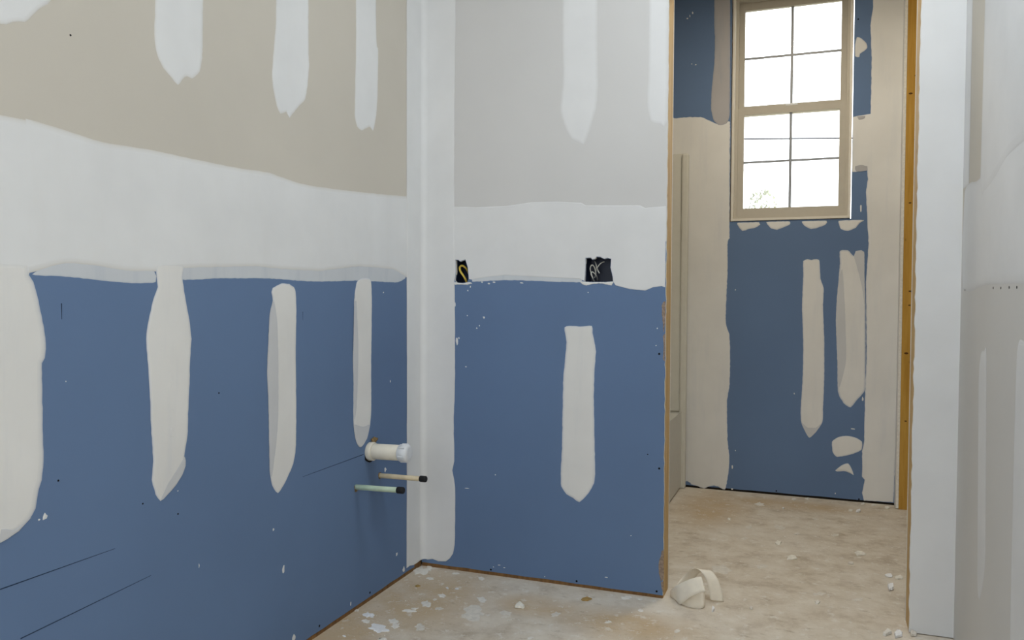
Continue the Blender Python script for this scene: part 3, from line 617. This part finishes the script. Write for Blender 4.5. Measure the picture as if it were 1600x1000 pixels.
# ================================================================== MARKS AND SPECKS ON THE BOARDS
def mark(plane, p, q, width, mat, parent, name='pencil_line', h=0.0003):
    a, b = Vector(uv(plane, *p)), Vector(uv(plane, *q)); e = (b-a).normalized(); n = Vector((-e.y, e.x))*width/2
    slab(name, FR[plane], [tuple(a-n), tuple(b-n*0.4), tuple(b+n*0.4), tuple(a+n)], [], 0.00002, h, mat, parent)
mark('left', (0, 921), (180, 857), 0.0022, M['pencil'], wl)
mark('left', (32, 998), (236, 899), 0.0022, M['pencil'], wl)
mark('left', (568, 710), (473, 745), 0.0022, M['pencil'], wl)
mark('left', (96, 474), (96.5, 499), 0.0025, M['pencil'], wl)
mark('left', (473, 487), (473, 500), 0.0018, M['pencil'], wl)
disc = None
def screw(plane, px, py, parent, s=1.0):
    global disc
    if disc is None:
        v, f = tube_data([(0, 0, -0.001), (0, 0, 0.0006)], 0.0040, 8); disc = bpy.data.meshes.new('screw_head'); disc.from_pydata([tuple(x) for x in v], [], f); disc.materials.append(M['screw'])
    o = bpy.data.objects.new('screw_head', disc); COL.objects.link(o); o.parent = parent
    a = uv(plane, px, py); o.location = FR[plane](a[0], a[1], 0.0)
    o.rotation_euler = {'left': (0, math.pi/2, 0), 'right': (0, -math.pi/2, 0), 'back': (math.pi/2, 0, 0), 'win': (math.pi/2, 0, 0)}[plane]; o.scale = (s, s, 1)
for p in ((1030, 553), (1030, 732), (901, 908), (1026, 924), (767, 890), (1012, 710)): screw('back', *p, wb, 1.0 if p[0] != 1012 else 0.6)
for p in ((578, 926), (499, 978), (278, 803), (223, 787), (342, 614), (91, 751), (110, 55)): screw('left', *p, wl, 1.0 if p[1] > 900 else 0.55)
for p in ((1334, 347.5), (1213, 767), (1342, 780), (1138, 211), (1341, 30)): screw('win', *p, wf, 1.0)
for p in ((1508, 444), (1508, 453), (1552, 450), (1564, 450), (1577, 449), (1589, 449)): screw('right', *p, wr, 0.8)
def specks(name, plane, spots, parent, mat=M['speck']):
    vs_, fs = [], []; r = random.Random(len(spots)*17)
    for px, py, sx, sz in spots:
        c = uv(plane, px, py); e = uv(plane, px+sx, py+sz); du, dv = max(0.001, abs(e[0]-c[0])), max(0.001, abs(e[1]-c[1])); n = 8; k = len(vs_)
        vs_.append(FR[plane](c[0], c[1], 0.0012))
        for i in range(n):
            an = i*2*math.pi/n; q = r.uniform(0.6, 1.15); vs_.append(FR[plane](c[0]+du*q*math.cos(an), c[1]+dv*q*math.sin(an), 0.00005))
        fs += [(k, k+1+i, k+1+(i+1) % n) for i in range(n)]
    o = from_data(name, vs_, fs, mat, parent); o['kind'] = 'stuff'; return o
specks('compound_specks', 'left', [(70, 807, 4.5, 5), (61, 812, 2.5, 1.2), (443, 889, 2, 6), (427, 828, 1.5, 1.8), (103, 596, 1, 1.2), (311, 884, .8, 4), (278, 767, 1, 1), (620, 866, 1.5, 2), (631, 889, 2, 3), (548, 944, 1.2, 3), (610, 596, .8, 2.5), (599, 457, 1, 1.2), (459, 997, 4, 3), (602, 734, 2, 3)], wl)
specks('compound_specks', 'back', [(764, 443, 2, 1.5), (753, 441, 2, 1.2), (735, 448, 1, 2), (731, 454, 1.2, 1.5), (772, 441, 3, 1), (756, 496, 2, 2), (730, 493, 1, 1.2), (745, 513, 1.2, 2), (749, 509, 1, 1.2), (728, 573, 1.2, 1), (774, 742, 1.2, 1.2), (730, 763, 4, 1), (1027, 513, 1.2, 1.4), (1025, 540, 1.2, 1.2), (851, 901, 1, 1.5), (780, 883, 2.5, 1), (788, 887, 1.5, 1), (771, 886, 1, 1), (919, 457, 1, 1), (986, 837, 1, 1.2), (947, 902, 3, 1.2), (815, 442, 4, 1), (711, 475, 1, 4), (714, 533, 2, 6), (717, 528, 1.5, 2)], wb)
specks('compound_specks', 'win', [(1082, 20, 1.5, 2), (1074, 29, 1.5, 1.2), (1078, 25, .6, 3), (1087, 101, 1.5, 1), (1081, 100, 1, .8), (1135, 38, 1.3, 1.5), (1136, 68, 2.5, 3), (1134, 114, 1.3, 1.5), (1241, 615, 1, 1.5), (1333, 670, 4, 1.2), (1348, 623, 1.5, 4), (1149, 704, 1, 1), (1144, 764, 2, 1.5), (1305, 771, 1, 1.5), (1144, 730, 1.2, 4), (1149, 453, 1, 1), (1345, 326, 1.5, 6)], wf)

# ================================================================== FLOOR SPLATTERS AND DEBRIS
def floor_patch(px, py, w, h, mat, seed, name='compound_splatter', t=0.004, lobes=0.28):
    r = random.Random(seed); n = 22; ph = [r.uniform(0, 6.28) for _ in range(3)]
    pts = []
    for i in range(n):
        an = i*2*math.pi/n; k = 1+lobes*(0.6*math.sin(2*an+ph[0])+0.5*math.sin(5*an+ph[1])+0.35*math.sin(7*an+ph[2]))+r.uniform(-.1, .1)
        pts.append(uv('floor', px+w/2*k*math.cos(an), py+h/2*k*math.sin(an)))
    return patch(name, 'floor', pts, mat, fl, 0.0, t, 0.006, step=0.02, jit=0.0008, thin=(0, 0, 0), metric=True)
SP = [(657, 892, 22, 13, 'splat'), (671, 887.5, 10, 8, 'splat'), (576, 961, 17, 8, 'splat_white'), (571.5, 970.6, 13, 6, 'splat'), (592, 981.6, 29, 13, 'splat_white'), (615, 971, 17, 7, 'splat'), (618, 978, 14, 7, 'splat'), (557, 954, 7, 4, 'splat'),
      (640, 954.5, 20, 5, 'splat'), (648, 951, 9, 3, 'splat'), (666, 944, 16, 9, 'splat'), (691, 931, 13, 5, 'splat'), (679.5, 937, 6, 3, 'splat'), (672, 904, 11, 4, 'splat'), (712, 896, 10, 3.5, 'splat'), (753, 937, 14, 8, 'splat'), (656, 980, 16, 10, 'splat_dim'),
      (686, 951, 12, 5, 'splat_dim'), (739, 958, 36, 22, 'splat_dim'), (752, 904, 10, 5, 'splat'), (597, 999, 14, 5, 'splat'), (790, 958, 16, 8, 'splat_dim'), (979, 934, 16, 6, 'splat'), (1000, 936.5, 8, 3.5, 'splat'), (1001, 954, 9, 4, 'splat'),
      (1127, 890, 32, 12, 'splat_dim'), (1191, 885, 18, 6, 'splat_dim'), (1187, 788, 14, 5, 'splat'), (1219, 824, 18, 6, 'splat_dim'), (1305, 836, 12, 4, 'splat_dim'), (1245, 834, 9, 4, 'splat_dim'), (1340, 937, 14, 5, 'splat_dim'), (1280, 928, 18, 5, 'splat_dim'), (868, 960, 14, 7, 'splat_dim'), (950, 972, 10, 4, 'splat'), (1058, 986, 10, 5, 'splat_dim'), (829, 997, 10, 4, 'splat'), (699, 919, 4, 3, 'splat_white'), (714, 920, 5, 3, 'splat_white'), (538, 994, 5, 3, 'splat_white'), (1170, 824, 12, 4, 'splat_dim'), (1164, 841, 9, 3, 'splat_dim')]
for i, (px, py, w, h, m) in enumerate(SP):
    floor_patch(px, py, w, h, M[m], 100+i, t=0.0015 if m == 'splat_dim' else 0.0035)
# loose chips and scraps, each a thing of its own
def chip(px, py, w, h, label, mat, seed, th=0.006, name='drywall_scrap', cat='scrap', group=None, tilt=0.0, long=None):
    r = random.Random(seed); a = Vector(uv('floor', px-w/2, py)); b = Vector(uv('floor', px+w/2, py)); c = Vector(uv('floor', px, py-h/2)); e = Vector(uv('floor', px, py+h/2))
    cen = (a+b)/2; ax = (b-a)/2; ay = (c-e)/2; n = 9; o2 = []
    for i in range(n):
        an = i*2*math.pi/n+r.uniform(-.25, .25); k = r.uniform(0.42, 1.15); o2.append(ax*math.cos(an)*k+ay*math.sin(an)*k)
    vs_ = [(p.x, p.y, 0.0004+max(0, tilt*(p.dot(ay.normalized())+ay.length))) for p in o2]+[(p.x*0.9, p.y*0.9, th*r.uniform(0.7, 1.1)+max(0, tilt*(p.dot(ay.normalized())+ay.length))) for p in o2]
    fs = [tuple(range(n))[::-1], tuple(range(n, 2*n))]+[(i, (i+1) % n, n+(i+1) % n, n+i) for i in range(n)]
    o = from_data(name, vs_, fs, mat); o.location = (cen.x, cen.y, 0); return tag(o, label, cat, group)
CH = [(1237, 872, 22, 7, 'flat pale drywall scrap alone on the open nook floor', 'chip', 0.3), (1344, 866, 19, 6, 'long thin drywall scrap right of centre on nook floor', 'chip', 0.2),
      (1329, 881, 12, 6, 'rounded tan scrap just below the long thin one', 'splat_dim', 0.2), (1391, 921, 10, 9, 'upright triangular white chip near the right doorway jamb', 'splat_white', 0.6),
      (1389, 901, 16, 6, 'white crumbled chip left of its twin by right jamb', 'splat_white', 0.3), (1405, 903, 14, 6, 'white crumbled chip touching the foot of right jamb', 'chip', 0.3),
      (1385, 794, 13, 4, 'flat chip under the right end of the window wall', 'chip', 0.1), (1217, 849, 13, 6, 'small jagged scrap left of the flat pale scrap', 'chip', 0.3),
      (1240, 781, 8, 3, 'tiny chip against window wall below the left dark screw', 'splat', 0.2), (1261, 780, 9, 3, 'tiny chip against window wall below the narrow compound stripe', 'splat', 0.2),
      (1349, 788, 10, 3, 'tiny chip where the window wall blue ends at right', 'splat', 0.1), (1365, 789.5, 9, 3, 'tiny chip beneath the right compound strip of window wall', 'splat', 0.1),
      (1329, 798, 8, 3, 'pale crumb on the dark stain below the window wall', 'splat', 0.2), (1341, 800, 7, 4, 'pale upright crumb on dark stain below window wall, rightmost', 'splat_white', 0.4),
      (1139, 812, 8, 4, 'small dark edged pebble left on the nook floor', 'chip', 0.3), (1114, 954, 7, 6, 'white pebble of compound in front of the paper tape curl', 'splat_white', 0.5),
      (812, 949, 15, 8, 'crumbly white scrap on floor below the left blue board', 'chip', 0.4), (653, 916, 9, 3.5, 'brown wood sliver on the stained floor near corner', 'chip_brown', 0.0),
      (1405, 994, 18, 9, 'largest white compound lump at foot of right jamb', 'splat_white', 0.4), (1386, 991, 14, 8, 'cream lump left of the largest white lump', 'splat', 0.4),
      (1427, 993, 12, 9, 'brownish lump at the base of right jamb wall', 'splat_dim', 0.4), (1174, 951, 8, 4, 'small grey stone right of the paper tape curl', 'splat_dim', 0.2),
      (1277, 942, 9, 5, 'broken white crumb in the middle of doorway floor', 'splat', 0.3), (1224, 795, 4, 3, 'very small white crumb near the left window wall', 'splat_white', 0.2),
      (916, 937, 20, 5, 'dark brown clod against the bottom of partition wall', 'chip_brown', 0.3)]
for i, (px, py, w, h, lab, m, tl) in enumerate(CH):
    nm = {'chip_brown': 'wood_sliver' if 'sliver' in lab else 'dirt_clod'}.get(m, 'compound_lump' if ('lump' in lab or 'crumb' in lab or 'pebble' in lab or 'stone' in lab) else 'drywall_scrap')
    chip(px, py, w, h, lab, M[m], 300+i, 0.004 if tl < .35 else 0.009, nm, 'debris', 'debris on the floor', tl*0.3)
# fine crumbs
vs_, fs = [], []
for i in range(420):
    x, y = rnd.uniform(0.05, 1.75), rnd.choice((rnd.uniform(-1.1, -0.02), rnd.uniform(0.13, 1.66)))
    if y > 0.1 and x < XT+0.02: continue
    s = rnd.uniform(0.0008, 0.0028)*(1 if rnd.random() < .92 else 1.8); k = len(vs_)
    for an in (0, 2.1, 4.2): vs_.append((x+s*math.cos(an+i), y+s*math.sin(an+i), 0.0002))
    vs_.append((x, y, s*1.1)); fs += [(k, k+1, k+3), (k+1, k+2, k+3), (k+2, k, k+3)]
cr = from_data('dust_crumbs', vs_, fs, M['splat']); cr['kind'] = 'stuff'; tag(cr, 'fine pale gypsum crumbs strewn over the concrete floor', 'dust')

# ================================================================== PAPER TAPE CURL
def ribbon(stations, k=8, wk=5, th=0.0006, bulge=0.0):
    A = spline([s[0] for s in stations], k); B = spline([s[1] for s in stations], k); m = len(A); vs_, fs = [], []
    tops = []
    for i in range(m):
        tdir = (A[min(i+1, m-1)]-A[max(i-1, 0)])+(B[min(i+1, m-1)]-B[max(i-1, 0)])
        nrm = (B[i]-A[i]).cross(tdir).normalized()
        for j in range(wk+1):
            s = j/wk; p = A[i].lerp(B[i], s)+nrm*bulge*4*s*(1-s); p.z = max(p.z, 0.0012); vs_.append(p+nrm*th/2); tops.append(p-nrm*th/2)
    n = len(vs_); vs_ += tops; w = wk+1
    for i in range(m-1):
        for j in range(wk):
            q = (i*w+j, i*w+j+1, (i+1)*w+j+1, (i+1)*w+j); fs += [q, tuple(x+n for x in reversed(q))]
    for i in range(m-1):
        for j in (0, wk): a_, b_ = i*w+j, (i+1)*w+j; fs.append((a_, b_, b_+n, a_+n))
    for i in (0, m-1):
        for j in range(wk): a_, b_ = i*w+j, i*w+j+1; fs.append((a_, b_, b_+n, a_+n))
    return vs_, fs
def st(a, ya, b, yb): return (at(a[0], a[1], 1, ya), at(b[0], b[1], 1, yb))
tc = root('paper_tape_curl', (1.04, 0.0, 0), 'curled strip of cream paper joint tape lying by the partition foot', 'paper tape')
def tape_piece(name, sts, bulge=0.0):
    v, f = ribbon(sts, bulge=bulge); return from_data(name, [p-Vector(tc.location) for p in v], f, M['tape'], tc, True)
tape_piece('tape_loop', [
    st((1110, 938), 0.030, (1131, 940), 0.045), st((1107, 920), 0.028, (1127, 920), 0.045), st((1102, 903), 0.028, (1120, 902), 0.046), st((1091, 889.5), 0.035, (1109, 891), 0.055),
    st((1079, 890), 0.060, (1092, 896), 0.085), st((1066, 902), 0.070, (1076, 916), 0.085), st((1054, 917), 0.050, (1056, 930), 0.060), st((1047, 924), 0.030, (1048.5, 934), 0.034),
    st((1053, 917.5), 0.000, (1055, 940), 0.002), st((1062, 912), -0.024, (1062, 944.5), -0.036), st((1078, 905), -0.040, (1077, 934), -0.062), st((1090, 901.5), -0.044, (1091, 927), -0.066), st((1096, 901), -0.042, (1102, 924), -0.062)])
tape_piece('tape_end', [
    st((1056, 925), 0.000, (1056, 941), -0.005), st((1064, 922), -0.016, (1064, 947.5), -0.026), st((1075, 920), -0.020, (1076, 951), -0.044), st((1088, 918), -0.018, (1090, 951.5), -0.046), st((1097, 916), -0.010, (1099, 949.5), -0.036), st((1101, 915), 0.01, (1101.5, 946), -0.018)])

# ================================================================== ADDED CEILING LAMPS (unseen, put in to brighten the upper walls)
def added_ceiling_lamp(x, y, size, power, col, label):
    rt = root('added_ceiling_light', (x, y, H), label, 'added ceiling light')
    box('housing', (x-size/2-0.02, x+size/2+0.02, y-size/2-0.02, y+size/2+0.02, H-0.05, H-0.001), M['cap'], rt, 0.008)
    l = bpy.data.lights.new('fill_lamp', 'AREA'); l.shape = 'SQUARE'; l.size = size; l.energy = power; l.color = col
    o = bpy.data.objects.new('fill_lamp', l); COL.objects.link(o); o.parent = rt; o.location = (0, 0, -0.055)
added_ceiling_lamp(1.35, -0.85, 0.60, 14.8, (0.89, 0.95, 1.0), 'added square ceiling light over the main room, unseen fill')
added_ceiling_lamp(1.32, 0.80, 0.30, 11.3, (1.0, 0.88, 0.70), 'added small square ceiling light over the nook, unseen fill')

# ================================================================== OUTSIDE
YT = 11.0
c = at(1192, 322, 1, YT)
tr = root('garden_tree', (c.x, YT, -0.4), 'sparse pale green treetop outside, behind the lower left window pane', 'tree')
L = Vector(tr.location)
tube('trunk', [(c.x, YT, -0.4), (c.x+0.02, YT, 0.8), (c.x-0.01, YT, c.z-0.15)], [0.05, 0.04, 0.02], M['bark'], tr, 8)
vs_, fs = [], []
for i in range(420):
    an, rr = rnd.uniform(0, 6.28), math.sqrt(rnd.random())
    hgt = rnd.uniform(-0.75, 0.26); wdt = 0.30*math.sqrt(max(0.03, 1-((hgt+0.3)/0.62)**2))
    p = Vector((c.x+wdt*rr*math.cos(an), YT+wdt*rr*math.sin(an), c.z+hgt))-L
    d1 = Vector((rnd.gauss(0, 1), rnd.gauss(0, 1), rnd.gauss(0, 1))).normalized(); d2 = d1.orthogonal().normalized(); s = rnd.uniform(0.025, 0.05); k = len(vs_)
    vs_ += [p-d1*s, p+d2*s*0.45, p+d1*s, p-d2*s*0.45]; fs.append((k, k+1, k+2, k+3))
fo = from_data('foliage', vs_, fs, M['leaf'], tr); fo['kind'] = 'stuff'
pa, pb = at(1163, 217, 1, 16.0), at(1308, 216, 1, 16.0); dd = (pb-pa).normalized()
tag(tube('overhead_cable', [pa-dd*14, pb+dd*14], 0.020, M['cable'], None, 6), 'thin grey overhead cable crossing the sky outside the window', 'cable')
